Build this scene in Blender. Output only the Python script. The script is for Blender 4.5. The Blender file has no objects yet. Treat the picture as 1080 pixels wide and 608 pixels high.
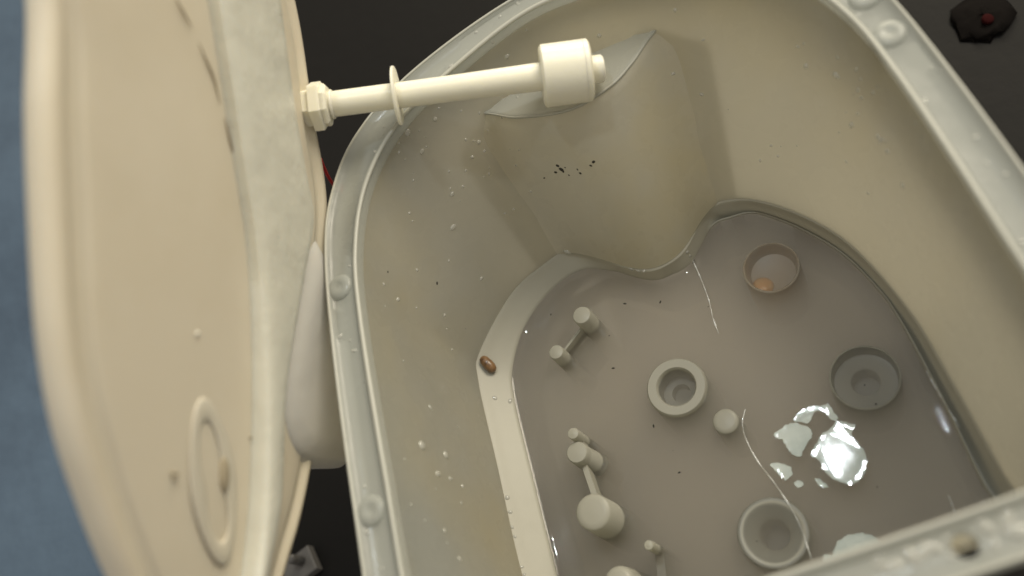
import bpy, math, random
from mathutils import Vector, Matrix
from mathutils.bvhtree import BVHTree

random.seed(7)
SC = bpy.context.scene
COL = SC.collection

# ------------------------------------------------------------------ camera
H = 0.21                      # camera height above the tank rim (rim plane is z = 0)
FPX = 920.0                   # focal length in photo pixels (photo 1080 wide)
CX, CY = 540.0, 304.0
dn = Vector((445, 436, FPX)).normalized()
vy = Vector((-420, -1500, FPX)); vy = (vy - dn * vy.dot(dn)).normalized()
AY = vy; AZ = -dn; AX = AY.cross(AZ)
cam_d = bpy.data.cameras.new('camera'); cam = bpy.data.objects.new('camera', cam_d); COL.objects.link(cam)
right = Vector((AX.x, AY.x, AZ.x)); up = -Vector((AX.y, AY.y, AZ.y)); fwd = Vector((AX.z, AY.z, AZ.z))
CP = Vector((0, 0, H))
m = Matrix((right, up, -fwd)).transposed().to_4x4(); m.translation = CP
cam.matrix_world = m
cam_d.sensor_width = 36; cam_d.lens = 36 * FPX / 1080
cam_d.clip_start = 0.005; cam_d.clip_end = 20
cam_d.dof.use_dof = True; cam_d.dof.focus_distance = 0.315; cam_d.dof.aperture_fstop = 5.2
SC.camera = cam

# ------------------------------------------------------------------ world, lamps, exposure
w = bpy.data.worlds.new('World'); SC.world = w; w.use_nodes = True
w.node_tree.nodes['Background'].inputs[0].default_value = (1.0, 0.93, 0.82, 1)
w.node_tree.nodes['Background'].inputs[1].default_value = 0.36
SC.view_settings.view_transform = 'Standard'; SC.view_settings.look = 'None'
SC.view_settings.exposure = 0.36; SC.view_settings.gamma = 1

def ray(p):
    d = Vector((p[0] - CX, p[1] - CY, FPX))
    return Vector((d.dot(AX), d.dot(AY), d.dot(AZ))).normalized()

def at_z(p, z):
    d = ray(p); return CP + d * ((z - H) / d.z)

def lamp(name, loc, target, power, size, color):
    l = bpy.data.lights.new(name, 'AREA'); l.shape = 'DISK'; l.size = size; l.energy = power; l.color = color
    o = bpy.data.objects.new(name, l); COL.objects.link(o); o.location = loc
    o.rotation_euler = (Vector(target) - Vector(loc)).to_track_quat('-Z', 'Y').to_euler()
    return o

ZW = -0.0815                  # water level
lamp('warm_room_lamp', (0.66, 0.60, 0.72), (-0.06, 0.14, 0), 9.6, 0.6, (1.0, 0.91, 0.74))
lamp('added_back_light', (0.30, 0.85, 0.22), (-0.01, 0.18, -0.04), 2.4, 0.35, (1.0, 0.90, 0.68))  # added lamp, unseen, to make the end wall glow through
gp = at_z((884, 482), ZW); gd = ray((884, 482)); gd.z = -gd.z
lamp('overhead_led_lamp', gp + gd * 1.0, gp, 1.1, 0.03, (0.86, 0.95, 1.0))

# ------------------------------------------------------------------ helpers
def mesh_obj(name, verts, faces, mat=None, parent=None, smooth=True, sharp=None):
    me = bpy.data.meshes.new(name)
    me.from_pydata([tuple(v) for v in verts], [], faces); me.validate(); me.update()
    if smooth:
        me.polygons.foreach_set('use_smooth', [True] * len(me.polygons))
        if sharp: me.set_sharp_from_angle(angle=math.radians(sharp))
    o = bpy.data.objects.new(name, me); COL.objects.link(o)
    if mat: me.materials.append(mat)
    if parent: o.parent = parent
    return o

def empty(name, label, cat, group=None):
    o = bpy.data.objects.new(name, None); COL.objects.link(o); o.empty_display_size = 0.02
    tag(o, label, cat, group); return o

def tag(o, label, cat=None, group=None, kind=None):
    o['label'] = label
    if cat: o['category'] = cat
    if group: o['group'] = group
    if kind: o['kind'] = kind
    return o

def frame(axis):
    axis = Vector(axis).normalized()
    a = Vector((0, 0, 1)) if abs(axis.z) < 0.9 else Vector((1, 0, 0))
    e1 = axis.cross(a).normalized(); e2 = axis.cross(e1).normalized()
    return e1, e2, axis

def lathe(prof, base, axis, n=40, rot=0, closed=False):
    """profile of (radius, distance along the axis) spun about axis"""
    e1, e2, ax = frame(axis); base = Vector(base)
    V = []; F = []
    for r, h in prof:
        for k in range(n):
            a = rot + 2 * math.pi * k / n
            V.append(base + ax * h + e1 * (r * math.cos(a)) + e2 * (r * math.sin(a)))
    R = len(prof)
    for i in range(R if closed else R - 1):
        j = (i + 1) % R
        for k in range(n):
            k2 = (k + 1) % n
            F.append((i * n + k, i * n + k2, j * n + k2, j * n + k))
    if not closed:
        F.append(tuple(range(n))[::-1]); F.append(tuple((R - 1) * n + k for k in range(n)))
    return V, F

def tube(pts, rad, n=8, taper=True):
    pts = [Vector(p) for p in pts]; V = []; F = []
    for i, p in enumerate(pts):
        t = (pts[min(i + 1, len(pts) - 1)] - pts[max(i - 1, 0)])
        e1, e2, _ = frame(t)
        r = rad(i / (len(pts) - 1)) if callable(rad) else rad
        for k in range(n):
            a = 2 * math.pi * k / n
            V.append(p + e1 * (r * math.cos(a)) + e2 * (r * math.sin(a)))
    for i in range(len(pts) - 1):
        for k in range(n):
            k2 = (k + 1) % n
            F.append((i * n + k, i * n + k2, (i + 1) * n + k2, (i + 1) * n + k))
    F.append(tuple(range(n))[::-1]); F.append(tuple((len(pts) - 1) * n + k for k in range(n)))
    return V, F

def spline(pts, closed, sub=12):
    pts = [Vector(p) for p in pts]; n = len(pts); out = []
    for i in range(n if closed else n - 1):
        if closed: p0, p1, p2, p3 = pts[i - 1], pts[i], pts[(i + 1) % n], pts[(i + 2) % n]
        else: p0, p1, p2, p3 = pts[max(i - 1, 0)], pts[i], pts[i + 1], pts[min(i + 2, n - 1)]
        for s in range(sub):
            t = s / sub
            out.append(0.5 * ((2 * p1) + (p2 - p0) * t + (2 * p0 - 5 * p1 + 4 * p2 - p3) * t * t + (3 * p1 - p0 - 3 * p2 + p3) * t ** 3))
    if not closed: out.append(pts[-1])
    return out

def resample(pts, n):
    L = [0]
    for a, b in zip(pts, pts[1:]): L.append(L[-1] + (b - a).length)
    out = []; j = 0
    for i in range(n):
        s = L[-1] * i / (n - 1)
        while j < len(L) - 2 and L[j + 1] < s: j += 1
        t = (s - L[j]) / max(L[j + 1] - L[j], 1e-12)
        out.append(pts[j].lerp(pts[j + 1], t))
    return out

def polar(pts, c, n):
    """closed 2-D outline resampled at n equal angles about c"""
    P = spline([(p[0], p[1], 0) for p in pts], True, 16)
    A = [(math.atan2(p.y - c[1], p.x - c[0]) % (2 * math.pi), math.hypot(p.x - c[0], p.y - c[1])) for p in P]
    A.sort(); out = []
    A = [(A[-1][0] - 2 * math.pi, A[-1][1])] + A + [(A[0][0] + 2 * math.pi, A[0][1])]
    j = 0
    for k in range(n):
        a = 2 * math.pi * k / n
        while A[j + 1][0] < a: j += 1
        t = (a - A[j][0]) / max(A[j + 1][0] - A[j][0], 1e-9)
        out.append(A[j][1] * (1 - t) + A[j + 1][1] * t)
    return out

def ring_faces(n, rows, closed=False):
    F = []
    for i in range(rows if closed else rows - 1):
        j = (i + 1) % rows
        for k in range(n):
            k2 = (k + 1) % n
            F.append((i * n + k, i * n + k2, j * n + k2, j * n + k))
    return F

# ------------------------------------------------------------------ materials
def mat(name, col, rough=0.4, sss=0.0, rad=(0.006, 0.005, 0.004), bump=0.0, bscale=60, var=None, vscale=18, vamt=(0.45, 0.7),
        rvar=0.0, transp=0.0, transl=0.0, tcol=None, spec=0.5, coat=0.0, metal=0.0, var2=None):
    M = bpy.data.materials.new(name); M.use_nodes = True
    N = M.node_tree.nodes; L = M.node_tree.links; b = N['Principled BSDF']; out = N['Material Output']
    b.inputs['Base Color'].default_value = (*col, 1); b.inputs['Roughness'].default_value = rough
    b.inputs['Subsurface Weight'].default_value = sss; b.inputs['Subsurface Radius'].default_value = rad
    b.inputs['Subsurface Scale'].default_value = 1.0
    b.inputs['Specular IOR Level'].default_value = spec; b.inputs['Coat Weight'].default_value = coat
    b.inputs['Coat Roughness'].default_value = 0.08; b.inputs['Metallic'].default_value = metal
    tc = N.new('ShaderNodeTexCoord')
    if var:
        n = N.new('ShaderNodeTexNoise'); n.inputs['Scale'].default_value = vscale; n.inputs['Detail'].default_value = 5
        n.inputs['Roughness'].default_value = 0.6
        L.new(tc.outputs['Object'], n.inputs['Vector'])
        r = N.new('ShaderNodeMapRange'); r.inputs[1].default_value = vamt[0]; r.inputs[2].default_value = vamt[1]
        L.new(n.outputs['Fac'], r.inputs[0])
        mx = N.new('ShaderNodeMix'); mx.data_type = 'RGBA'
        mx.inputs[6].default_value = (*col, 1); mx.inputs[7].default_value = (*var, 1)
        L.new(r.outputs[0], mx.inputs[0]); res = mx.outputs[2]
        if var2:
            mp = N.new('ShaderNodeMapping'); mp.inputs['Location'].default_value = (3.1, 1.7, 0.4)
            na = N.new('ShaderNodeTexNoise'); na.inputs['Scale'].default_value = vscale * 1.3; na.inputs['Detail'].default_value = 3
            ra = N.new('ShaderNodeMapRange'); ra.inputs[1].default_value = 0.45; ra.inputs[2].default_value = 0.7
            ma = N.new('ShaderNodeMix'); ma.data_type = 'RGBA'; ma.inputs[7].default_value = (*var2, 1)
            L.new(tc.outputs['Object'], mp.inputs[0]); L.new(mp.outputs[0], na.inputs['Vector']); L.new(na.outputs['Fac'], ra.inputs[0])
            L.new(ra.outputs[0], ma.inputs[0]); L.new(res, ma.inputs[6]); res = ma.outputs[2]
        L.new(res, b.inputs['Base Color'])
    if rvar:
        n3 = N.new('ShaderNodeTexNoise'); n3.inputs['Scale'].default_value = 90; n3.inputs['Detail'].default_value = 6
        L.new(tc.outputs['Object'], n3.inputs['Vector'])
        r3 = N.new('ShaderNodeMapRange'); r3.inputs[1].default_value = 0.3; r3.inputs[2].default_value = 0.7
        r3.inputs[3].default_value = max(0.03, rough - rvar); r3.inputs[4].default_value = rough + rvar
        L.new(n3.outputs['Fac'], r3.inputs[0]); L.new(r3.outputs[0], b.inputs['Roughness'])
    if bump:
        n2 = N.new('ShaderNodeTexNoise'); n2.inputs['Scale'].default_value = bscale; n2.inputs['Detail'].default_value = 4
        L.new(tc.outputs['Object'], n2.inputs['Vector'])
        bp = N.new('ShaderNodeBump'); bp.inputs['Strength'].default_value = 1; bp.inputs['Distance'].default_value = bump
        L.new(n2.outputs['Fac'], bp.inputs['Height']); L.new(bp.outputs[0], b.inputs['Normal'])
    last = b.outputs[0]
    if transl:
        t = N.new('ShaderNodeBsdfTranslucent'); t.inputs[0].default_value = (*(tcol or col), 1)
        ms = N.new('ShaderNodeMixShader'); ms.inputs[0].default_value = transl
        L.new(last, ms.inputs[1]); L.new(t.outputs[0], ms.inputs[2]); last = ms.outputs[0]
    if transp:
        t = N.new('ShaderNodeBsdfTransparent')
        ms = N.new('ShaderNodeMixShader'); ms.inputs[0].default_value = transp
        L.new(last, ms.inputs[1]); L.new(t.outputs[0], ms.inputs[2]); last = ms.outputs[0]
    L.new(last, out.inputs[0])
    return M

M_wall = mat('milky_plastic_wall', (0.53, 0.52, 0.465), 0.27, transl=0.64, tcol=(0.84, 0.81, 0.71), bump=0.0005, bscale=40, var=(0.55, 0.49, 0.32), vscale=7, vamt=(0.44, 0.66), rvar=0.14, var2=(0.45, 0.47, 0.46))  # yellow and bluish patches paint light coming through the wall
M_col = mat('milky_plastic_column', (0.53, 0.52, 0.465), 0.3, transl=0.52, tcol=(0.84, 0.81, 0.71), bump=0.0005, bscale=40, var=(0.55, 0.49, 0.33), vscale=12, vamt=(0.44, 0.66), rvar=0.14)  # same painted yellow light patches as the wall
M_rim = mat('milky_plastic_rim', (0.52, 0.535, 0.50), 0.24, transl=0.35, tcol=(0.62, 0.64, 0.60), bump=0.0004, bscale=70, transp=0.32, rvar=0.12)
M_bead = mat('rim_bead_plastic', (0.54, 0.54, 0.48), 0.3, transl=0.25, bump=0.0002, bscale=200)  # paler and opaque, painting the light that thin edges catch
M_shelf = mat('milky_plastic_ledge', (0.40, 0.385, 0.32), 0.42, transl=0.05, bump=0.0002, bscale=90, spec=0.35)
M_floor = mat('milky_plastic_floor', (0.57, 0.535, 0.455), 0.3, transl=0.25, bump=0.0003, bscale=60, var=(0.48, 0.50, 0.47), vscale=16, vamt=(0.42, 0.6))
M_post = mat('milky_plastic_post', (0.50, 0.49, 0.42), 0.36, transl=0.4)
M_warmcup = mat('orange_lit_plastic', (0.50, 0.42, 0.31), 0.35, transl=0.2, var=(0.52, 0.48, 0.40), vscale=120)  # cup plastic tinted with painted orange light
M_warmglint = mat('orange_glint_paint', (0.62, 0.34, 0.13), 0.3, var=(0.60, 0.46, 0.26), vscale=200, coat=0.4)  # orange colour stands for a glint in the cup
M_cream = mat('cream_plastic', (0.64, 0.585, 0.475), 0.38, sss=0.3, bump=0.0003, bscale=22, var=(0.60, 0.54, 0.42), vscale=14, vamt=(0.42, 0.72), rvar=0.1)
M_ridge = mat('pale_plastic_ridge', (0.62, 0.615, 0.54), 0.34, sss=0.5, bump=0.0012, bscale=55, rvar=0.1)
M_lug = mat('greyish_plastic_lug', (0.53, 0.52, 0.49), 0.4, sss=0.4, bump=0.0008, bscale=50)
M_white = mat('white_nylon', (0.80, 0.775, 0.65), 0.34, sss=0.35, rad=(0.003, 0.003, 0.002), bump=0.00012, bscale=250)
M_gleam = mat('gleam_paint', (0.70, 0.77, 0.74), 0.045, bump=0.00007, bscale=75, var=(0.55, 0.63, 0.61), vscale=80, vamt=(.4, .6), transp=0.2)  # pale colour stands for lamp reflections on the water
M_black = mat('black_counter', (0.0075, 0.007, 0.0065), 0.7, bump=0.0005, bscale=100, spec=0.15)
M_blue = mat('blue_cloth', (0.085, 0.13, 0.19), 0.9, bump=0.002, bscale=60, var=(0.065, 0.10, 0.15), vscale=10)
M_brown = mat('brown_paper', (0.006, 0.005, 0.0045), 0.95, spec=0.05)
M_red = mat('red_plastic', (0.45, 0.03, 0.03), 0.5)
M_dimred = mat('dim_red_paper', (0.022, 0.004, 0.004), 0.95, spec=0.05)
M_husk = mat('brown_husk', (0.22, 0.12, 0.05), 0.35, var=(0.08, 0.04, 0.02), vscale=400, coat=0.4)
M_dirt = mat('dark_dirt', (0.03, 0.028, 0.02), 0.8)
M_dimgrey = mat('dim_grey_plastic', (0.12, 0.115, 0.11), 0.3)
M_fleck = mat('pale_fleck', (0.72, 0.70, 0.62), 0.5)
M_hair = mat('tan_hairline', (0.27, 0.22, 0.15), 0.7)
M_smudge = mat('tan_scuff', (0.36, 0.31, 0.22), 0.7)

def glassy(name, ior, rough, tint=(1, 1, 1)):
    M = bpy.data.materials.new(name); M.use_nodes = True
    N = M.node_tree.nodes; L = M.node_tree.links; N.remove(N['Principled BSDF']); out = N['Material Output']
    fr = N.new('ShaderNodeFresnel'); fr.inputs[0].default_value = ior
    t = N.new('ShaderNodeBsdfTransparent'); t.inputs[0].default_value = (*tint, 1)
    g = N.new('ShaderNodeBsdfGlossy'); g.inputs['Roughness'].default_value = rough
    ms = N.new('ShaderNodeMixShader')
    L.new(fr.outputs[0], ms.inputs[0]); L.new(t.outputs[0], ms.inputs[1]); L.new(g.outputs[0], ms.inputs[2]); L.new(ms.outputs[0], out.inputs[0])
    return M
M_drop_glint = mat('water_bead_and_glint', (0.56, 0.56, 0.51), 0.08, transp=0.45, coat=0.5)
M_glint = mat('glint_paint', (0.85, 0.87, 0.86), 0.06, transp=0.15, coat=1.0)  # near white, painting thin glints on the water
M_water = glassy('milky_water', 1.42, 0.02)
def water_bump():
    N = M_water.node_tree.nodes; L = M_water.node_tree.links
    tc = N.new('ShaderNodeTexCoord'); n = N.new('ShaderNodeTexNoise'); n.inputs['Scale'].default_value = 26; n.inputs['Detail'].default_value = 2
    bp = N.new('ShaderNodeBump'); bp.inputs['Distance'].default_value = 0.00012
    L.new(tc.outputs['Object'], n.inputs['Vector']); L.new(n.outputs['Fac'], bp.inputs['Height'])
    for x in N:
        if x.bl_idname in ('ShaderNodeBsdfGlossy', 'ShaderNodeFresnel'): L.new(bp.outputs[0], x.inputs['Normal'])
    v = N.new('ShaderNodeVolumePrincipled'); v.inputs['Color'].default_value = (0.965, 0.925, 0.85, 1); v.inputs['Density'].default_value = 58
    L.new(v.outputs[0], N['Material Output'].inputs['Volume'])
water_bump()

# ------------------------------------------------------------------ the surface underneath
def grid_sheet(name, x0, x1, y0, y1, z, nx, ny, amp, mat_, seed):
    random.seed(seed); ph = [(random.uniform(8, 26), random.uniform(8, 26), random.uniform(0, 6)) for _ in range(5)]
    V = []; F = []
    for j in range(ny + 1):
        for i in range(nx + 1):
            x = x0 + (x1 - x0) * i / nx; y = y0 + (y1 - y0) * j / ny
            V.append((x, y, z + amp * sum(math.sin(a * x + b * y + c) for a, b, c in ph) / 5))
    for j in range(ny):
        for i in range(nx):
            a = j * (nx + 1) + i; F.append((a, a + 1, a + nx + 2, a + nx + 1))
    return mesh_obj(name, V, F, mat_)
ZG = -0.125
o = grid_sheet('counter', -2.2, 2.2, -1.0, 3.0, ZG, 4, 4, 0, M_black, 1); o['kind'] = 'structure'
tag(o, 'black counter top under the tank')
o = grid_sheet('cloth', -1.6, -0.285, -0.5, 1.6, ZG + 0.012, 60, 80, 0.009, M_blue, 3)
tag(o, 'rumpled dull blue cloth lying beside the cream lid', 'cloth')

# ------------------------------------------------------------------ the tank
tank = empty('plastic_tank', 'milky translucent plastic tank with rounded end, flanged rim and cloudy water inside', 'tank')
NP = 288; TC = (-0.027, 0.120); SX = -0.027
def mirror(L): return L + [(2 * SX - x, y) for x, y in reversed(L) if abs(x - SX) > 1e-4]
half_o = [(-.080, .0195), (-.112, .022), (-.1225, .034), (-.1235, .080), (-.1228, .130), (-.1205, .168), (-.1150, .191), (-.1010, .212), (-.073, .2275), (SX, .2352)]
half_i = [(-.075, .0315), (-.101, .034), (-.1105, .045), (-.1115, .090), (-.1110, .140), (-.1083, .167), (-.1000, .190), (-.084, .2075), (-.060, .2185), (SX, .2262)]
RO = polar(mirror(half_o), TC, NP); RI = polar(mirror(half_i), TC, NP)
ZA = -0.075; ZAr = -0.068; ZB = -0.081; ZF = -0.112
def un2(P, z): return [tuple(at_z(p, z)[:2]) for p in P]
A_left = [(552, 608), (525, 490), (505, 401), (507, 370), (540, 310), (572, 281), (600, 265)]
A_dip = [(600, 265), (632, 273), (662, 283), (686, 286), (706, 278), (723, 263), (736, 238), (748, 220)]
A_right = [(748, 220), (768, 212), (800, 213), (850, 230), (900, 262), (960, 330), (1005, 405), (1065, 512)]
near_a = [(.0435, .044), (.036, .036), (.010, .0345), (-.060, .0345), (-.092, .037), (-.1035, .047)]
pa_l = un2(A_left, ZA); pa_d = un2(A_dip, ZA); ZR = [-.0748, -.074, -.073, -.071, -.070, -.069, -.068, ZAr]
pa_r = [tuple(at_z(p, z)[:2]) for p, z in zip(A_right, ZR)]
RA = polar(pa_l[:-1] + pa_d + pa_r[1:] + near_a, TC, NP)
def polar_z(pts):
    q = sorted((math.atan2(p[1] - TC[1], p[0] - TC[0]) % (2 * math.pi), z) for p, z in pts)
    q = [(q[-1][0] - 2 * math.pi, q[-1][1])] + q + [(q[0][0] + 2 * math.pi, q[0][1])]; out = []
    for k in range(NP):
        a = 2 * math.pi * k / NP
        for (a0, z0), (a1, z1) in zip(q, q[1:]):
            if a0 <= a <= a1: out.append(z0 + (z1 - z0) * (a - a0) / max(a1 - a0, 1e-9)); break
    return out
near_z = [-.068, -.069, -.070, -.072, -.074, ZA]
ZAK = polar_z([(p, ZA) for p in pa_l + pa_d] + list(zip(pa_r[1:], ZR[1:])) + list(zip(near_a, near_z)))
back = [(-.045, .1865), (-.028, .1905), (-.012, .187)]
RAn = polar(pa_l + back + pa_r + near_a, TC, NP)
RAn = [max(a, b) for a, b in zip(RA, RAn)]
B_px = [(587, 608), (560, 500), (541, 420), (540, 385), (552, 345), (580, 306), (614, 284), (650, 286), (690, 292), (726, 279), (750, 240), (770, 230), (800, 225), (852, 240), (901, 274), (942, 326), (991, 416), (1042, 520)]
near_b = [(.040, .045), (.030, .039), (.008, .0375), (-.058, .0375), (-.085, .041), (-.096, .050)]
RB = polar(un2(B_px, ZB) + near_b, TC, NP)
RB = [min(b, a - 0.0008) for a, b in zip(RA, RB)]
DIR = [(math.cos(2 * math.pi * k / NP), math.sin(2 * math.pi * k / NP)) for k in range(NP)]
def ringv(R, z): return [(TC[0] + R[k] * DIR[k][0], TC[1] + R[k] * DIR[k][1], z[k] if isinstance(z, list) else z) for k in range(NP)]
def zmix(c0, c1, t, off=0): return [(c0 if not isinstance(c0, list) else c0[k]) * (1 - t) + (c1 if not isinstance(c1, list) else c1[k]) * t + off for k in range(NP)]
def lerpR(a, b, t, off=0): return [x * (1 - t) + y * t + off for x, y in zip(a, b)]

# rim flange: two beads with a shallow channel between them and a skirt outside
prof = [(.10, -.009), (.0, -.009), (-.0, -.0010), (.03, -.0002), (.08, .0003), (.13, -.0002), (.17, -.0011), (.5, -.0013), (.83, -.0011), (.88, .0001), (.93, .0005), (.98, .0001), (1.0, -.0008), (1.0, -.0045), (.9, -.0040), (.12, -.0036)]
V = []
for t, z in prof: V += ringv(lerpR(RO, RI, t), z)
rim = mesh_obj('rim', V, ring_faces(NP, len(prof), True), M_rim, tank, True, 60)
# screw hole through the near side of the flange
def cut(o, prof_, base, axis, n=32):
    v, f_ = lathe(prof_, base, axis, n); c = mesh_obj('cutter', v, f_)
    md = o.modifiers.new('b', 'BOOLEAN'); md.object = c; md.operation = 'DIFFERENCE'; md.solver = 'EXACT'
    dg = bpy.context.evaluated_depsgraph_get(); dg.update()
    me = bpy.data.meshes.new_from_object(o.evaluated_get(dg)); o.modifiers.clear(); o.data = me
    bpy.data.objects.remove(c)
hp = at_z((1018, 575), 0)
cut(rim, [(.0027, -.02), (.0027, .02)], (hp.x, hp.y, 0), (0, 0, 1))

# rolled beads along both flange edges, painted paler for the light they catch
for t, r_ in ((.05, .00055), (.985, .0008)):
    V = []
    for q in range(8):
        a = 2 * math.pi * q / 8
        V += ringv(lerpR(RO, RI, t, r_ * math.cos(a)), .0002 + r_ * math.sin(a) * .9)
    mesh_obj('bead', V, ring_faces(NP, 8, True), M_bead, rim)

# wall: inner and outer skin lofted from the rim to the ledge
rows = []; NW = 14
for i in range(NW + 1):
    t = i / NW; tt = t ** 1.08
    rows.append(ringv(lerpR(RI, RAn, tt, 0.0002), zmix(-.0042, ZAK, t)))
for i in range(NW, -1, -1):
    t = i / NW
    rows.append(ringv(lerpR(RI, RAn, t, 0.0028), zmix(-.0045, ZAK, t, -.002 * t)))
V = sum(rows, []); wall = mesh_obj('wall', V, ring_faces(NP, len(rows), True), M_wall, tank, True, 50)

# groove added beside the water on one long side to shade the ledge
GD = [.014 * max(0.0, min(1.0, (math.degrees(math.atan2(DIR[k][1], DIR[k][0])) + 60) / 20, (64 - math.degrees(math.atan2(DIR[k][1], DIR[k][0]))) / 8)) for k in range(NP)]
def shade_groove(t, g): return [z - GD[k] * g for k, z in enumerate(zmix(ZAK, ZB, t))]
# ledge between the wall and the water, then the well with its floor
rows = [ringv(lerpR(RAn, RAn, 0, 0.0008), zmix(ZAK, ZAK, 0, .0004)), ringv(RA, ZAK), ringv(lerpR(RA, RB, .12), zmix(ZAK, ZB, .1)), ringv(lerpR(RA, RB, .22), shade_groove(.25, .85)), ringv(lerpR(RA, RB, .5), shade_groove(.5, 1)), ringv(lerpR(RA, RB, .8), shade_groove(.8, .85)), ringv(lerpR(RA, RB, .92), zmix(ZAK, ZB, .92)), ringv(RB, ZB), ringv(lerpR(RB, RB, 0, -.0004), ZB - .0010), ringv(lerpR(RB, RB, 0, -.0006), ZW - .002)]
mesh_obj('ledge', sum(rows, []), ring_faces(NP, len(rows)), M_shelf, tank)
rows = [ringv(lerpR(RB, RB, 0, -.0007), ZW - .002), ringv(lerpR(RB, RB, 0, -.0025), ZF + .004), ringv(lerpR(RB, RB, 0, -.006), ZF)]
V = sum(rows, []); F = ring_faces(NP, 3); F.append(tuple(2 * NP + k for k in range(NP)))
mesh_obj('floor', V, F, M_floor, tank, True, 60)
V = ringv(lerpR(RB, RB, 0, -.004), ZF - .003) + ringv(lerpR(RB, RB, 0, -.004), ZG + .0002)
F = ring_faces(NP, 2) + [tuple(range(NP)), tuple(NP + k for k in range(NP))]
mesh_obj('foot', V, F, M_floor, tank, False)

# half-round column that bulges in from the end wall, with a flat crescent top
ZC = -0.020
cr = [(516, 128), (535, 127), (555, 126), (575, 124), (592, 121), (608, 116), (622, 109), (636, 100), (648, 91), (658, 81), (667, 70), (678, 58), (693, 45)]
NCc = 40
def wall_pt(ang, z, off=0.0):
    k = (ang % (2 * math.pi)) / (2 * math.pi) * NP; k0 = int(k) % NP; k1 = (k0 + 1) % NP; f_ = k - int(k)
    ri = RI[k0] * (1 - f_) + RI[k1] * f_; ra = RAn[k0] * (1 - f_) + RAn[k1] * f_; za = ZAK[k0] * (1 - f_) + ZAK[k1] * f_
    t = min(1.0, max(0.0, (z + .0042) / (za + .0042))); r = ri + (ra - ri) * t ** 1.08 + off
    return Vector((TC[0] + r * math.cos(ang), TC[1] + r * math.sin(ang), z))
def angle_of(p): return math.atan2(p.y - TC[1], p.x - TC[0])
ct = resample(spline([at_z(p, ZC) for p in cr], False), NCc)
for i in range(6):                                   # both tips of the crescent run into the wall
    g = (1 - i / 6) ** 2
    ct[i] = ct[i].lerp(wall_pt(angle_of(ct[i]), ZC, .0002), g)
    ct[-1 - i] = ct[-1 - i].lerp(wall_pt(angle_of(ct[-1 - i]), ZC, .0002), g)
cb = resample(spline([at_z(p, ZA) for p in A_dip], False), NCc)
cb = [p + Vector((0, 0, 0.0003)) for p in cb]
NR = 24; WG = (.16, .10, .05)
def col_row(t):
    """front line of the column at height t (0 top, 1 ledge) with wings that melt into the wall"""
    row = [a.lerp(b, t) for a, b in zip(ct, cb)]
    z = row[0].z; sm = min(1.0, t / .18)
    if t > 0:
        for _ in range(int(14 * sm)):
            ends = (wall_pt(angle_of(row[0]) + .02, z), wall_pt(angle_of(row[-1]) - .02, z))
            ext = [ends[0]] + row + [ends[1]]
            row = [ext[q].lerp((ext[q - 1] + ext[q + 1]) / 2, .6) for q in range(1, len(ext) - 1)]
    a0 = angle_of(row[0]); a1 = angle_of(row[-1]); sg = min(1.0, t / .1)
    L_ = [wall_pt(a0 + w_ * sg, z, .0003 + .0012 * w_ / .16) for w_ in WG]; R_ = [wall_pt(a1 - w_ * sg, z, .0003 + .0012 * w_ / .16) for w_ in WG[::-1]]
    return L_ + row + R_
V = []; F = []; NQ = NCc + 6
rowsc = [col_row(0.0)] + [col_row(.012 + (1 - .012) * (i / NR)) for i in range(NR + 1)]
rowsc[0] = [p + Vector((0, .0006, 0)) for p in rowsc[0]]
for r_ in rowsc: V += r_
for i in range(len(rowsc) - 1):
    for k in range(NQ - 1):
        F.append((i * NQ + k, i * NQ + k + 1, (i + 1) * NQ + k + 1, (i + 1) * NQ + k))
col_o = mesh_obj('column', V, F, M_col, tank)
bk = [Vector((p.x, p.y, ZC)) + Vector((0, 1, 0)) * (.0035 + .017 * math.sin(math.pi * i / (NCc - 1))) for i, p in enumerate(ct)]
V = []; F = []
for i in range(NCc):
    V += [ct[i] + Vector((0, .0004, -.0002)), ct[i] + Vector((0, .0012, .0009)), ct[i] + Vector((0, .0030, .0004)), bk[i] + Vector((0, 0, .0002))]
for i in range(NCc - 1):
    for j in range(3): F.append((i * 4 + j, i * 4 + j + 1, i * 4 + j + 5, i * 4 + j + 4))
mesh_obj('column_top', V, F, M_rim, col_o)

v, f_ = tube([p + Vector((0, .0007, .0006)) for p in ct], lambda t: .0002 + .0003 * math.sin(math.pi * t), 8)
mesh_obj('column_edge', v, f_, M_bead, col_o)

# pegs on the rim flange
for px in ((357, 302), (390, 538), (938, 34), (912, -6)):
    p = at_z(px, 0.0)
    v, f_ = lathe([(.0044, -.0020), (.0044, .0004), (.0038, .0011), (.0020, .0013), (.0012, .0009), (.0005, .0008)], (p.x, p.y, -.0011), (0, 0, 1), 28)
    mesh_obj('peg', v, f_, M_rim, tank, True, 50)

# posts and bosses standing on the floor of the well
def up_post(px, r, top, mat_=M_post, name='post', flare=1.2, rd=.9):
    p = at_z(px, top)
    v, f_ = lathe([(r * flare, ZF - .0005 - top), (r, -.003 * rd), (r * .9, -.0010 * rd), (r * .62, -.0002), (r * .2, 0)], p, (0, 0, 1), 32)
    return mesh_obj(name, v, f_, mat_, tank, True, 50), p
TOPZ = ZW + 0.0008
o1, p1 = up_post((613, 332), .0036, TOPZ + .009, rd=.4); o2, p2 = up_post((586, 371), .0029, TOPZ + .007, rd=.4)
o3, p3 = up_post((604, 457), .0021, TOPZ + .011, rd=.3); o4, p4 = up_post((608, 477), .0039, TOPZ + .009, rd=.3)
o5, p5 = up_post((625, 540), .0060, TOPZ + .014, rd=.3); o6, p6 = up_post((765, 444), .0044, TOPZ + .0004, rd=.3)
o7, p7 = up_post((684, 575), .0016, TOPZ + .008, rd=.2); o8, p8 = up_post((652, 614), .0053, TOPZ + .010)
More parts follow.
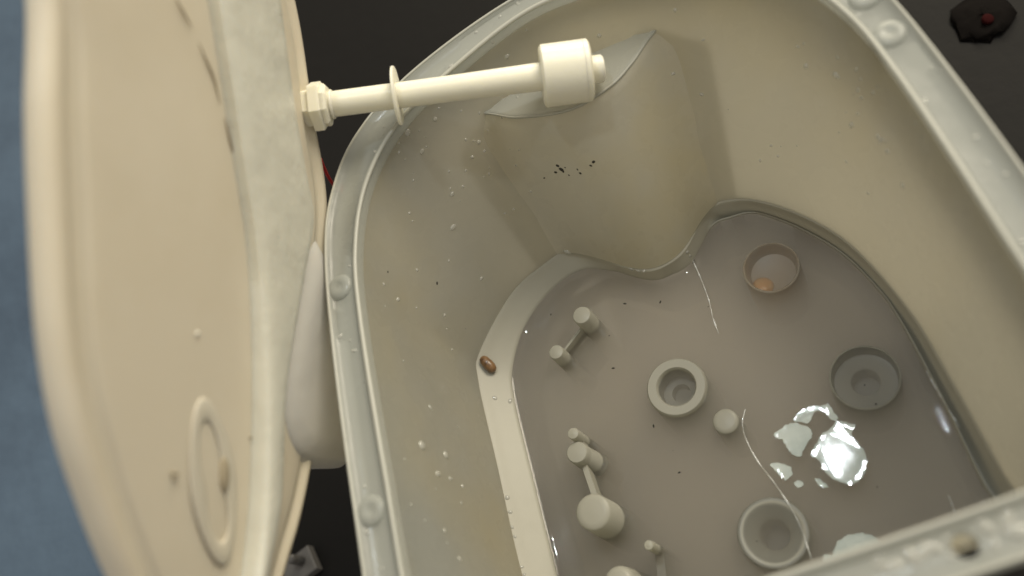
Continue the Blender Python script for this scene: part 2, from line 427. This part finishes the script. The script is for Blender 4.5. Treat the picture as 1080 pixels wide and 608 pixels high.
def web(a, b, th, parent):
    d = Vector((b.x - a.x, b.y - a.y, 0)).normalized(); s = Vector((-d.y, d.x, 0)) * th / 2
    zt = min(a.z, b.z) - .0045; V = []
    for q in (a, b):
        for sg in (-1, 1):
            for z in (zt, ZF - .0005): V.append((q.x + s.x * sg, q.y + s.y * sg, z))
    F = [(0, 2, 6, 4), (0, 4, 5, 1), (2, 3, 7, 6), (0, 1, 3, 2), (4, 6, 7, 5), (1, 5, 7, 3)]
    return mesh_obj('web', V, F, M_post, parent, False)
web(p1, p2, .0009, o1); web(p3, p4, .0030, o4); web(p4, p5, .0020, o5); web(p7, at_z((697, 625), TOPZ), .003, o7)
# arm that lies off the middle post
q = at_z((632, 491), ZW - .004); a0 = Vector((p4.x, p4.y, p4.z - .0042))
v, f_ = tube([a0.lerp(Vector((q.x, q.y, ZW - .004)), i / 6) for i in range(7)], lambda t: .0036 + .0006 * t, 16)
mesh_obj('arm', v, f_, M_post, o4, True, 50)

def boss(px, top, prof_, mat_=M_post, name='boss', n=44, sc=1.0):
    prof_ = [(r * sc, h) for r, h in prof_]
    p = at_z(px, top); v, f_ = lathe(prof_, p, (0, 0, 1), n)
    return mesh_obj(name, v, f_, mat_, tank, True, 45), p
dF = ZF - TOPZ - .0005
boss((713, 408), TOPZ + .0010, [(.0130, dF), (.0124, -.0008), (.0118, 0), (.0084, 0), (.0078, -.0008), (.0074, -.008), (.0040, -.0082), (.0038, -.012), (.0005, -.012)], sc=.86)
boss((815, 562), ZW + .0001, [(.0150, dF), (.0142, -.001), (.0136, -.0002), (.0118, 0), (.0105, -.0006), (.0066, -.0040), (.0058, -.0050), (.0056, -.0160), (.0005, -.0160)], sc=.80)
cup, cp_ = boss((912, 398), ZW + .0001, [(.0150, dF), (.0148, -.0003), (.0142, .0001), (.0138, -.0004), (.0132, -.0050), (.0066, -.0055), (.0060, -.006), (.0056, -.0125), (.0005, -.0125)], M_post, 'cup', sc=.74)
rc, rp_ = boss((813, 282), ZW + .0001, [(.0128, dF), (.0124, -.0004), (.0118, 0), (.0112, -.0006), (.0106, -.0030), (.0098, -.0058), (.0040, -.0064), (.0005, -.0064)], M_warmcup, 'cup', sc=.80)
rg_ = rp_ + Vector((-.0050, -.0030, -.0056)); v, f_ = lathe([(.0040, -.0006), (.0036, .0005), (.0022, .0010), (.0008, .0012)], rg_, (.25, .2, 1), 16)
mesh_obj('orange_glint', v, f_, M_warmglint, rc)  # small dome painting the orange glint inside the cup
rc['label'] = 'small round cup in the tank floor with painted orange light'

# ------------------------------------------------------------------ water
rows = [ringv(lerpR(RB, RB, 0, -.0006), ZW + .0007), ringv(lerpR(RB, RB, 0, -.0014), ZW + .0002), ringv(lerpR(RB, RB, 0, -.0030), ZW), ringv(lerpR(RB, RB, 0, -.0034), ZW), ringv(lerpR(RB, RB, 0, -.0038), ZW), ringv(lerpR(RB, RB, 0, -.02), ZW)]
Rw = lerpR(RB, RB, 0, -.0009)
rowsb = [ringv(Rw, ZW - .0015), ringv(lerpR(RB, RB, 0, -.003), ZF + .0005)]
allr = rowsb[::-1] + rows
F = ring_faces(NP, len(allr)); F.append(tuple(range(NP))[::-1]); F.append(tuple((len(allr) - 1) * NP + k for k in range(NP)))
wat = mesh_obj('water', sum(allr, []), F, M_water, None, True, 50); wat['kind'] = 'stuff'
tag(wat, 'shallow cloudy water in the bottom of the tank')

# lamp reflections on the water, built as pale raised patches
def fl(P): return [(680 + x / 2.7, 383 + y / 2.7) for x, y in P]
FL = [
 ('pale film flake with a ragged left corner beside the curved strip', [(367, 205), (385, 190), (415, 172), (450, 176), (476, 196), (474, 212), (455, 240), (440, 268), (415, 255), (400, 232), (392, 218), (380, 216)]),  # painted lamp reflection
 ('thin curved strip of pale film above the ragged flake', [(424, 163), (440, 140), (462, 128), (480, 122), (505, 121), (525, 118), (538, 140), (550, 158), (538, 164), (522, 144), (505, 134), (487, 135), (472, 150), (466, 172), (448, 170)]),  # painted lamp reflection
 ('largest pale film flake with a bright lamp glint', [(548, 165), (580, 172), (600, 180), (590, 200), (612, 230), (632, 270), (622, 320), (595, 345), (550, 338), (515, 315), (495, 275), (473, 265), (485, 235), (510, 200), (535, 182)]),  # painted lamp reflection
 ('small pointed film flake below the ragged flake', [(358, 288), (385, 285), (412, 294), (418, 318), (400, 333), (375, 310)]),  # painted lamp reflection
 ('tiny round film fleck beside the small pointed flake', [(428, 340), (440, 336), (452, 343), (450, 353), (436, 355)]),  # painted lamp reflection
 ('tiny slanted film fleck below the largest flake', [(486, 330), (500, 331), (512, 341), (520, 353), (507, 356), (494, 346)]),  # painted lamp reflection
 ('rounded pale film flake half under the near rim', [(508, 548), (530, 548), (545, 515), (580, 492), (620, 485), (655, 497), (675, 520), (650, 555), (610, 585), (560, 605), (520, 590)]),  # painted lamp reflection
]
def gleam(label, P, z, th=.00022):
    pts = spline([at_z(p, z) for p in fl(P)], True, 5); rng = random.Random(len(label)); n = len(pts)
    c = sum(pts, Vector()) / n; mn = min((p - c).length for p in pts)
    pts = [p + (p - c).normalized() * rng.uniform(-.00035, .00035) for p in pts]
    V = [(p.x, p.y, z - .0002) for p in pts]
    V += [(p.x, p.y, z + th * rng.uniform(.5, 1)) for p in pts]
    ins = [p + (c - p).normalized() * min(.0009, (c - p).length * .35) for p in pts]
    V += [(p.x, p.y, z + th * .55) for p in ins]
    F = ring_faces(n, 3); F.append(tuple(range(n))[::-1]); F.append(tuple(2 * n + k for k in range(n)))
    return tag(mesh_obj('painted_gleam', V, F, M_gleam, None, True, 60), label, 'gleam', 'painted lamp reflections on the water')
for lb, P in FL: gleam(lb, P, ZW + .0001)

# glint lines on the water, built as thin near-white tubes
LN = [('fine painted glint running down beside the hollow boss with the hole', [(786, 432), (783, 448), (788, 466), (800, 488), (814, 506), (828, 526), (838, 543), (846, 560), (851, 575), (856, 590)]),
      ('fine painted glint below the end wall column', [(726, 266), (732, 278), (740, 296), (748, 318), (752, 336), (758, 352)]),
      ('fine painted glint along the right edge of the water', [(977, 392), (986, 408), (998, 428), (1012, 450)]),
      ('short painted glint by the near rim', [(1000, 522), (1004, 532), (1008, 543)])]
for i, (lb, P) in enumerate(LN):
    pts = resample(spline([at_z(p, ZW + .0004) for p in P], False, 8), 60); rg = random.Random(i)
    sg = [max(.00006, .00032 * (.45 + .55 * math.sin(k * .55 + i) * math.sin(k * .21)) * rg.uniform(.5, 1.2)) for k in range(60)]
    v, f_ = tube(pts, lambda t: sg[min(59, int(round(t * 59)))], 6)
    tag(mesh_obj('painted_glint', v, f_, M_glint), lb, 'water', 'painted glints on the water')

# ------------------------------------------------------------------ the cream lid, standing open beside the tank
def at_depth(p, dep):
    q = Vector((p[0] - CX, p[1] - CY, FPX)) * (dep / FPX)
    return CP + Vector((q.dot(AX), q.dot(AY), q.dot(AZ)))
NUT = at_depth((337, 112), .300); FLT = at_depth((597, 77), .280)
nn = (FLT - NUT).normalized()
lu = Vector((0, 1, 0)); lu = (lu - nn * lu.dot(nn)).normalized(); lw = nn.cross(lu)
def on_lid(p, h=0):
    d = ray(p); t = (NUT + nn * h - CP).dot(nn) / d.dot(nn); return CP + d * t
def uv(P): q = P - NUT; return (q.dot(lu), q.dot(lw))
def lidp(u_, w_, h): return NUT + lu * u_ + lw * w_ + nn * h
lid = empty('lid', 'open cream plastic lid with rounded raised lip and pale ridge, holding the float switch', 'lid')
O_px = [(312, 0), (330, 110), (346, 208), (344, 300), (341, 400), (333, 472), (319, 545), (303, 600)]
L_px = [(133, 608), (104, 535), (77, 450), (60, 350), (52, 230), (48, 110), (50, 0)]
out2 = [uv(on_lid(p)) for p in O_px] + [(-.178, -.018), (-.183, .004), (-.176, .024)] + [uv(on_lid(p)) for p in L_px] + [(-.035, .1225), (.005, .121), (.040, .098), (.052, .066)]
LC = (-.070, .040); NL = 220
RL = polar(out2, LC, NL)
LD = [(math.cos(2 * math.pi * k / NL), math.sin(2 * math.pi * k / NL)) for k in range(NL)]
def lring(off, h, sc=1.0): return [lidp(LC[0] + (RL[k] - off) * sc * LD[k][0], LC[1] + (RL[k] - off) * sc * LD[k][1], h) for k in range(NL)]
lp = [(.003, -.0065), (.0008, -.0060), (0, -.0050), (0, -.0022), (.0006, -.0008), (.0018, .0003), (.0036, .0006), (.0050, .0003), (.0062, -.0004), (.0075, -.0006), (.0090, -.0003), (.0105, .0)]
V = []
for a, h in lp: V += lring(a, h)
mesh_obj('lip', V, ring_faces(NL, len(lp)), M_cream, lid, True, 70)
rows = [lring(.0100, -.0004), lring(.0108, .0004), lring(.0120, .0006)] + [lring(.012, .0006 + .0012 * (1 - s * s), s) for s in (.93, .85, .72, .58, .44, .3, .15)]
V = sum(rows, []); F = ring_faces(NL, len(rows)); F.append(tuple((len(rows) - 1) * NL + k for k in range(NL)))
panel = mesh_obj('panel', V, F, M_cream, lid, True, 60)
V = lring(.003, -.0064); mesh_obj('back', V, [tuple(range(NL))], M_cream, lid, False)

# pale ridge along the hinge side
C1 = [(228, -60), (237, 0), (252, 100), (264, 180), (275, 250), (281, 330), (283, 420), (282, 500), (279, 560), (270, 640)]
C2 = [(288, -60), (299, 0), (314, 110), (326, 180), (334, 233), (320, 311), (304, 407), (301, 480), (298, 535), (284, 608), (272, 650)]
HR = .0065; n = 70
def lcurve(C, h): return resample(spline([on_lid(p, h) for p in C], False), n)
a_ = lcurve(C1, HR); b_ = lcurve(C2, HR)
V = []; F = []; W = 8
for i in range(n):
    a, b = a_[i], b_[i]
    V += [a - nn * HR, a - nn * .0012, a.lerp(b, .07) - nn * .0002, a.lerp(b, .16) + nn * .0003, a.lerp(b, .84) + nn * .0003, a.lerp(b, .94) - nn * .0001, b - nn * .0010, b - nn * (HR + .002)]
for i in range(n - 1):
    for j in range(W - 1): F.append((i * W + j, i * W + j + 1, (i + 1) * W + j + 1, (i + 1) * W + j))
F.append(tuple(range(W))); F.append(tuple((n - 1) * W + j for j in range(W))[::-1])
mesh_obj('ridge', V, F, M_ridge, lid, True, 60)

# hinge lug
LG = [(336, 246), (352, 285), (368, 330), (378, 400), (380, 470), (372, 491), (350, 494), (330, 490), (314, 478), (302, 445), (300, 390), (312, 318)]
top = spline([on_lid(p, .0025) for p in LG], True, 6); c = sum(top, Vector()) / len(top); n2 = len(top)
V = [p - nn * .010 for p in top] + [p - nn * .0035 for p in top] + [p.lerp(c, .12) - nn * .0004 for p in top] + [p.lerp(c, .34) + nn * .0008 for p in top] + [p.lerp(c, .6) + nn * .0006 for p in top]
F = ring_faces(n2, 5); F.append(tuple(4 * n2 + k for k in range(n2)))
mesh_obj('hinge_lug', V, F, M_lug, lid, True, 60)

# finger grip moulded in the panel, with a slot
def pad(name, P, h0, h1, mat_, parent, ins=.25):
    top = spline([on_lid(p, h1) for p in P], True, 6); c = sum(top, Vector()) / len(top); k = len(top)
    V = [p - nn * (h1 - h0) for p in top] + [p.lerp(c, ins * .4) - nn * (h1 - h0) * .25 for p in top] + [p.lerp(c, ins) for p in top]
    F = ring_faces(k, 3); F.append(tuple(2 * k + j for j in range(k)))
    return mesh_obj(name, V, F, mat_, parent)
NG = 72; V = []
gc = [on_lid((225 + 17 * math.cos(2 * math.pi * k / NG) + 9 * math.sin(2 * math.pi * k / NG), 508 + 76 * math.sin(2 * math.pi * k / NG)), .0016) for k in range(NG)]
gm = sum(gc, Vector()) / NG
for q in range(8):
    a = 2 * math.pi * q / 8
    V += [p + (p - gm).normalized() * (.0032 * math.cos(a)) + nn * (.00042 * math.sin(a)) for p in gc]
mesh_obj('grip', V, ring_faces(NG, 8, True), M_cream, lid)
pad('slot', [(236, 486), (239, 480), (243, 490), (243, 512), (240, 520), (236, 508)], .0012, .0026, M_smudge, lid, .3)
pad('scuff', [(183, 499), (187, 498), (191, 500), (189, 502), (185, 502)], .0016, .0024, M_smudge, lid, .3)
for (x, y, r, m_) in ((210, 352, 1.8, M_fleck), (266, 462, .7, M_hair)):
    pad('scuff', [(x - r, y), (x, y - r * 1.6), (x + r, y + r * .3), (x + r * .2, y + r * 1.7)], .0012, .0022, m_, lid, .3)
for P in ([(184, -4), (194, 14), (203, 30)], [(209, 44), (217, 62), (226, 84), (232, 110)], [(237, 124), (243, 150), (249, 172)]):
    pts = resample(spline([on_lid(p, .0021) for p in P], False), 16)
    v, f_ = tube(pts, lambda t: .00022 * (0.3 + math.sin(math.pi * t)), 6); mesh_obj('hairline', v, f_, M_hair, lid)

# ------------------------------------------------------------------ float switch screwed into the lid
sw = empty('float_switch', 'white plastic float switch rod with hex nut, clip and cylindrical float', 'float switch')
NT2 = at_depth((337, 112), .292); FL2 = at_depth((597, 77.5), .290)
rn = (FL2 - NT2).normalized(); L = (FL2 - NT2).length
def along(s): return NT2 + rn * s
R6 = .0086
v, f_ = lathe([(R6 * .78, -.0035), (R6 * .78, -.0008), (R6, -.0006), (R6, .0026), (R6 * .9, .0031), (R6 * .72, .0032)], along(-.0016), rn, 6, .35)
mesh_obj('nut', v, f_, M_white, sw, False)
v, f_ = lathe([(.0070, 0), (.0072, .0004), (.0072, .0012), (.0064, .0019), (.0048, .0021)], along(.0015), rn, 8, .1)
mesh_obj('collar', v, f_, M_white, sw, True, 30)
v, f_ = lathe([(.0043, 0), (.0043, L * .5), (.0047, L * .9), (.0046, L + .010)], along(.002), rn, 40)
mesh_obj('rod', v, f_, M_white, sw, True, 40)
ca = rn
CS = .0262
v, f_ = lathe([(.0046, -.0005), (.0095, -.0005), (.0098, -.0003), (.0098, .0003), (.0095, .0005), (.0046, .0005)], along(CS), ca, 40, 0, True)
mesh_obj('clip', v, f_, M_white, sw, True, 40)
FR = .0103; FLn = .0168
v, f_ = lathe([(.0050, -FLn / 2 + .0006), (.0086, -FLn / 2), (.0094, -FLn / 2 + .0002), (FR, -FLn / 2 + .0009), (FR, FLn / 2 - .0008), (.0094, FLn / 2 - .0001), (.0086, FLn / 2), (.0050, FLn / 2 - .0004)], along(L), rn, 56)
flo = mesh_obj('float', v, f_, M_white, sw, True, 35)
v, f_ = lathe([(.0030, -.002), (.0042, -.002), (.0044, .0018), (.0042, .0028), (.0034, .0032), (.0020, .0033)], along(L + FLn / 2 + .0012), rn, 32)
mesh_obj('end_cap', v, f_, M_white, sw, True, 40)
for q in range(1):
    v, f_ = lathe([(.0043, -.0006), (.0049, -.0002), (.0049, .0002), (.0043, .0006)], along(.0044), rn, 32); mesh_obj('thread', v, f_, M_white, sw)
v, f_ = lathe([(FR - .0002, -.00025), (FR + .00012, -.0001), (FR + .00012, .0001), (FR - .0002, .00025)], along(L + .0062), rn, 56); mesh_obj('seam', v, f_, M_white, flo)
wp = [on_lid((338, 168), -.004), at_z((342, 178), -.004), at_z((347, 188), -.012), at_z((354, 198), -.03), at_z((362, 205), -.06), at_z((360, 196), ZG + .004)]
v, f_ = tube(spline(wp, False, 8), .0006, 8); wr = mesh_obj('wire', v, f_, M_red, sw); wr['label'] = 'thin red wire dropping behind the tank'

# ------------------------------------------------------------------ things scattered behind
def block(name, c, sx, sy, sz, rz, mat_, parent=None, bev=.08):
    V = []; F = []
    pr = [(1 - bev, 0), (1, bev), (1, 1 - bev), (1 - bev, 1)]
    for s, h in pr:
        for ax, ay in ((-1, -1), (1, -1), (1, 1), (-1, 1)):
            x, y = ax * sx / 2 * s, ay * sy / 2 * s
            V.append((c[0] + x * math.cos(rz) - y * math.sin(rz), c[1] + x * math.sin(rz) + y * math.cos(rz), c[2] + h * sz))
    F = ring_faces(4, 4) + [(3, 2, 1, 0), (12, 13, 14, 15)]
    return mesh_obj(name, V, F, mat_, parent, False)
def crumple(name, px, r, seed, mat_, parent=None):
    rg = random.Random(seed); p = at_z(px, ZG); V = []; n = 14; m_ = 7
    for i in range(m_):
        th = math.pi / 2 * i / (m_ - 1)
        for k in range(n):
            a = 2 * math.pi * k / n; rr = r * rg.uniform(.7, 1.15)
            V.append((p.x + rr * math.cos(th) * math.cos(a), p.y + rr * math.cos(th) * math.sin(a), ZG + .0005 + rr * .22 * math.sin(th)))
    F = ring_faces(n, m_); F.append(tuple((m_ - 1) * n + k for k in range(n))); F.append(tuple(range(n))[::-1])
    return mesh_obj(name, V, F, mat_, parent, True)
bx = empty('paper_ball', 'dim crumpled brown paper with a red scrap on the black counter', 'paper')
crumple('paper', (1036, 20), .012, 5, M_brown, bx)
p2_ = at_z((1042, 20), ZG + .0035)
v, f_ = lathe([(.0022, -.002), (.0024, .0002), (.0018, .0006), (.0006, .0007)], p2_, (0.3, -.2, 1), 12); mesh_obj('red_scrap', v, f_, M_dimred, bx)
p = at_z((322, 600), ZG)
cl = empty('bracket', 'small pale plastic bracket on the black counter under the lid', 'bracket')
block('base', (p.x, p.y, ZG + .0004), .016, .012, .005, .3, M_dimgrey, cl)
v, f_ = lathe([(.0022, 0), (.0022, .007), (.0018, .009), (.0008, .0092)], (p.x + .002, p.y + .002, ZG + .0052), (0, 0, 1), 20); mesh_obj('pin', v, f_, M_dimgrey, cl)

# ------------------------------------------------------------------ droplets, specks, husk
dg = bpy.context.evaluated_depsgraph_get(); dg.update()
VT = []; FT = []
for o in tank.children_recursive:
    if o.type != 'MESH': continue
    b0 = len(VT); VT += [v.co.copy() for v in o.data.vertices]; FT += [tuple(b0 + i for i in pl.vertices) for pl in o.data.polygons]
bvh = BVHTree.FromPolygons(VT, FT)
def hit(px):
    loc, nor, _, _ = bvh.ray_cast(CP, ray(px))
    if loc is None: return None, None
    if nor.dot(ray(px)) > 0: nor = -nor
    return loc, nor
def dome(V, F, loc, nor, r, asp=1.0, flat=.5, rng=random, n=8):
    e1, e2, ax = frame(nor); a0 = rng.uniform(0, 6.28); b0 = len(V)
    d1 = e1 * math.cos(a0) + e2 * math.sin(a0); d2 = nor.cross(d1)
    for rr, hh in ((1.0, -.05), (.86, .5), (.5, .86)):
        for k in range(n):
            a = 2 * math.pi * k / n
            V.append(loc + d1 * (r * rr * asp * math.cos(a)) + d2 * (r * rr * math.sin(a)) + nor * (r * flat * hh))
    V.append(loc + nor * (r * flat))
    for i in range(2):
        for k in range(n):
            F.append((b0 + i * n + k, b0 + i * n + (k + 1) % n, b0 + (i + 1) * n + (k + 1) % n, b0 + (i + 1) * n + k))
    for k in range(n): F.append((b0 + 2 * n + k, b0 + 2 * n + (k + 1) % n, b0 + 3 * n))
V = []; F = []; rg = random.Random(11)
drops = [(477, 205, 3), (478, 240, 3.5), (430, 140, 4), (459, 126, 3), (475, 70, 2.5), (505, 150, 3), (498, 166, 2.5), (445, 160, 3), (508, 294, 2.5), (454, 430, 3), (432, 225, 2), (535, 60, 3), (520, 45, 2.5), (632, 38, 3),
         (420, 316, 3), (405, 300, 2), (440, 285, 2), (850, 70, 3), (882, 80, 3.5), (898, 132, 3), (930, 148, 3), (936, 160, 3), (926, 145, 3), (952, 196, 2.5), (905, 95, 2), (712, 11, 2.5), (710, 78, 2), (740, 100, 2),
         (470, 480, 5), (462, 500, 4), (445, 470, 6), (475, 505, 3), (488, 513, 3), (469, 560, 3), (485, 590, 3)]
for x, y, r in drops:
    l, no = hit((x, y))
    if l: dome(V, F, l, no, r * .00028, rg.uniform(1, 1.6), .45, rg)
for _ in range(110):
    z = rg.random()
    if z < .5: px = (rg.gauss(480, 50), rg.gauss(140, 45))
    elif z < .7: px = (rg.uniform(390, 500), rg.uniform(260, 600))
    else: px = (rg.gauss(890, 50), rg.gauss(110, 50))
    l, no = hit(px)
    if l and l.z < -.003: dome(V, F, l, no, rg.uniform(.0002, .00055), rg.uniform(1, 1.7), .45, rg)
for px in [(535, 525), (538, 540), (540, 556), (543, 566), (550, 598), (553, 606), (522, 420), (538, 423), (598, 266), (666, 284), (673, 286), (679, 286), (725, 266), (728, 270), (731, 276), (747, 313)]:  # pale domes painting the highlights along the water's edge
    l, no = hit(px)
    if l: dome(V, F, l, no, rg.uniform(.0004, .0010), rg.uniform(1, 1.8), .6, rg)
for _ in range(60):                       # small nicks and beads on the rim
    k = rg.randrange(NP); t = rg.uniform(.05, .95); r = RO[k] * (1 - t) + RI[k] * t
    dome(V, F, Vector((TC[0] + r * DIR[k][0], TC[1] + r * DIR[k][1], -.0011)), Vector((0, 0, 1)), rg.uniform(.0003, .0008), rg.uniform(1, 2), .5, rg)
for x, y, r in [(972, 584, 6), (962, 588, 5), (985, 578, 4), (1040, 556, 4), (1062, 548, 5), (1072, 560, 6), (940, 598, 5), (1050, 575, 3), (925, 592, 3)]:
    l, no = hit((x, y))
    if l and l.z > -.01: dome(V, F, l, no, r * .0003, rg.uniform(1.2, 2.2), .35, rg)
o = mesh_obj('droplets_and_glints', V, F, M_drop_glint); tag(o, 'tiny water droplets on the tank wall and rim, with painted glints at the water edge', kind='stuff')
V = []; F = []
for x, y, r in [(588, 175, 2), (592, 179, 2.6), (586, 182, 1.8), (612, 183, 1.5), (626, 171, 2), (623, 175, 1.3), (574, 188, 1.2), (609, 179, 1), (461, 299, 1.6), (409, 287, 1.3), (600, 185, 1), (628, 311, 1.2), (594, 181, 1.6), (596, 177, 1)]:
    l, no = hit((x, y))
    if l: dome(V, F, l, no, r * .00028, rg.uniform(1, 2.0), .4, rg, 6)
for _ in range(16):
    l = at_z((rg.uniform(560, 980), rg.uniform(300, 600)), ZW + .0002)
    dome(V, F, l, Vector((0, 0, 1)), rg.uniform(.00012, .00034), rg.uniform(1, 2.4), .4, rg, 6)
o = mesh_obj('dirt_specks', V, F, M_dirt); tag(o, 'dark dirt specks stuck to the tank wall', kind='stuff')
l, no = hit((515, 386)); l2, _ = hit((520, 391))
ax = (l2 - l).normalized(); ax = (ax - no * ax.dot(no)).normalized()
v, f_ = lathe([(.0004, -.0040), (.0013, -.0036), (.0019, -.0024), (.0021, 0), (.0020, .0018), (.0014, .0032), (.0005, .0038)], l + no * .0016, ax, 18)
tag(mesh_obj('husk', v, f_, M_husk, None, True), 'small brown oval husk lying on the pale ledge of the tank', 'husk')

# ------------------------------------------------------------------ render settings
SC.render.engine = 'CYCLES'
SC.cycles.use_denoising = True
SC.cycles.max_bounces = 10; SC.cycles.transparent_max_bounces = 16; SC.cycles.volume_bounces = 6; SC.render.filter_size = 2.2
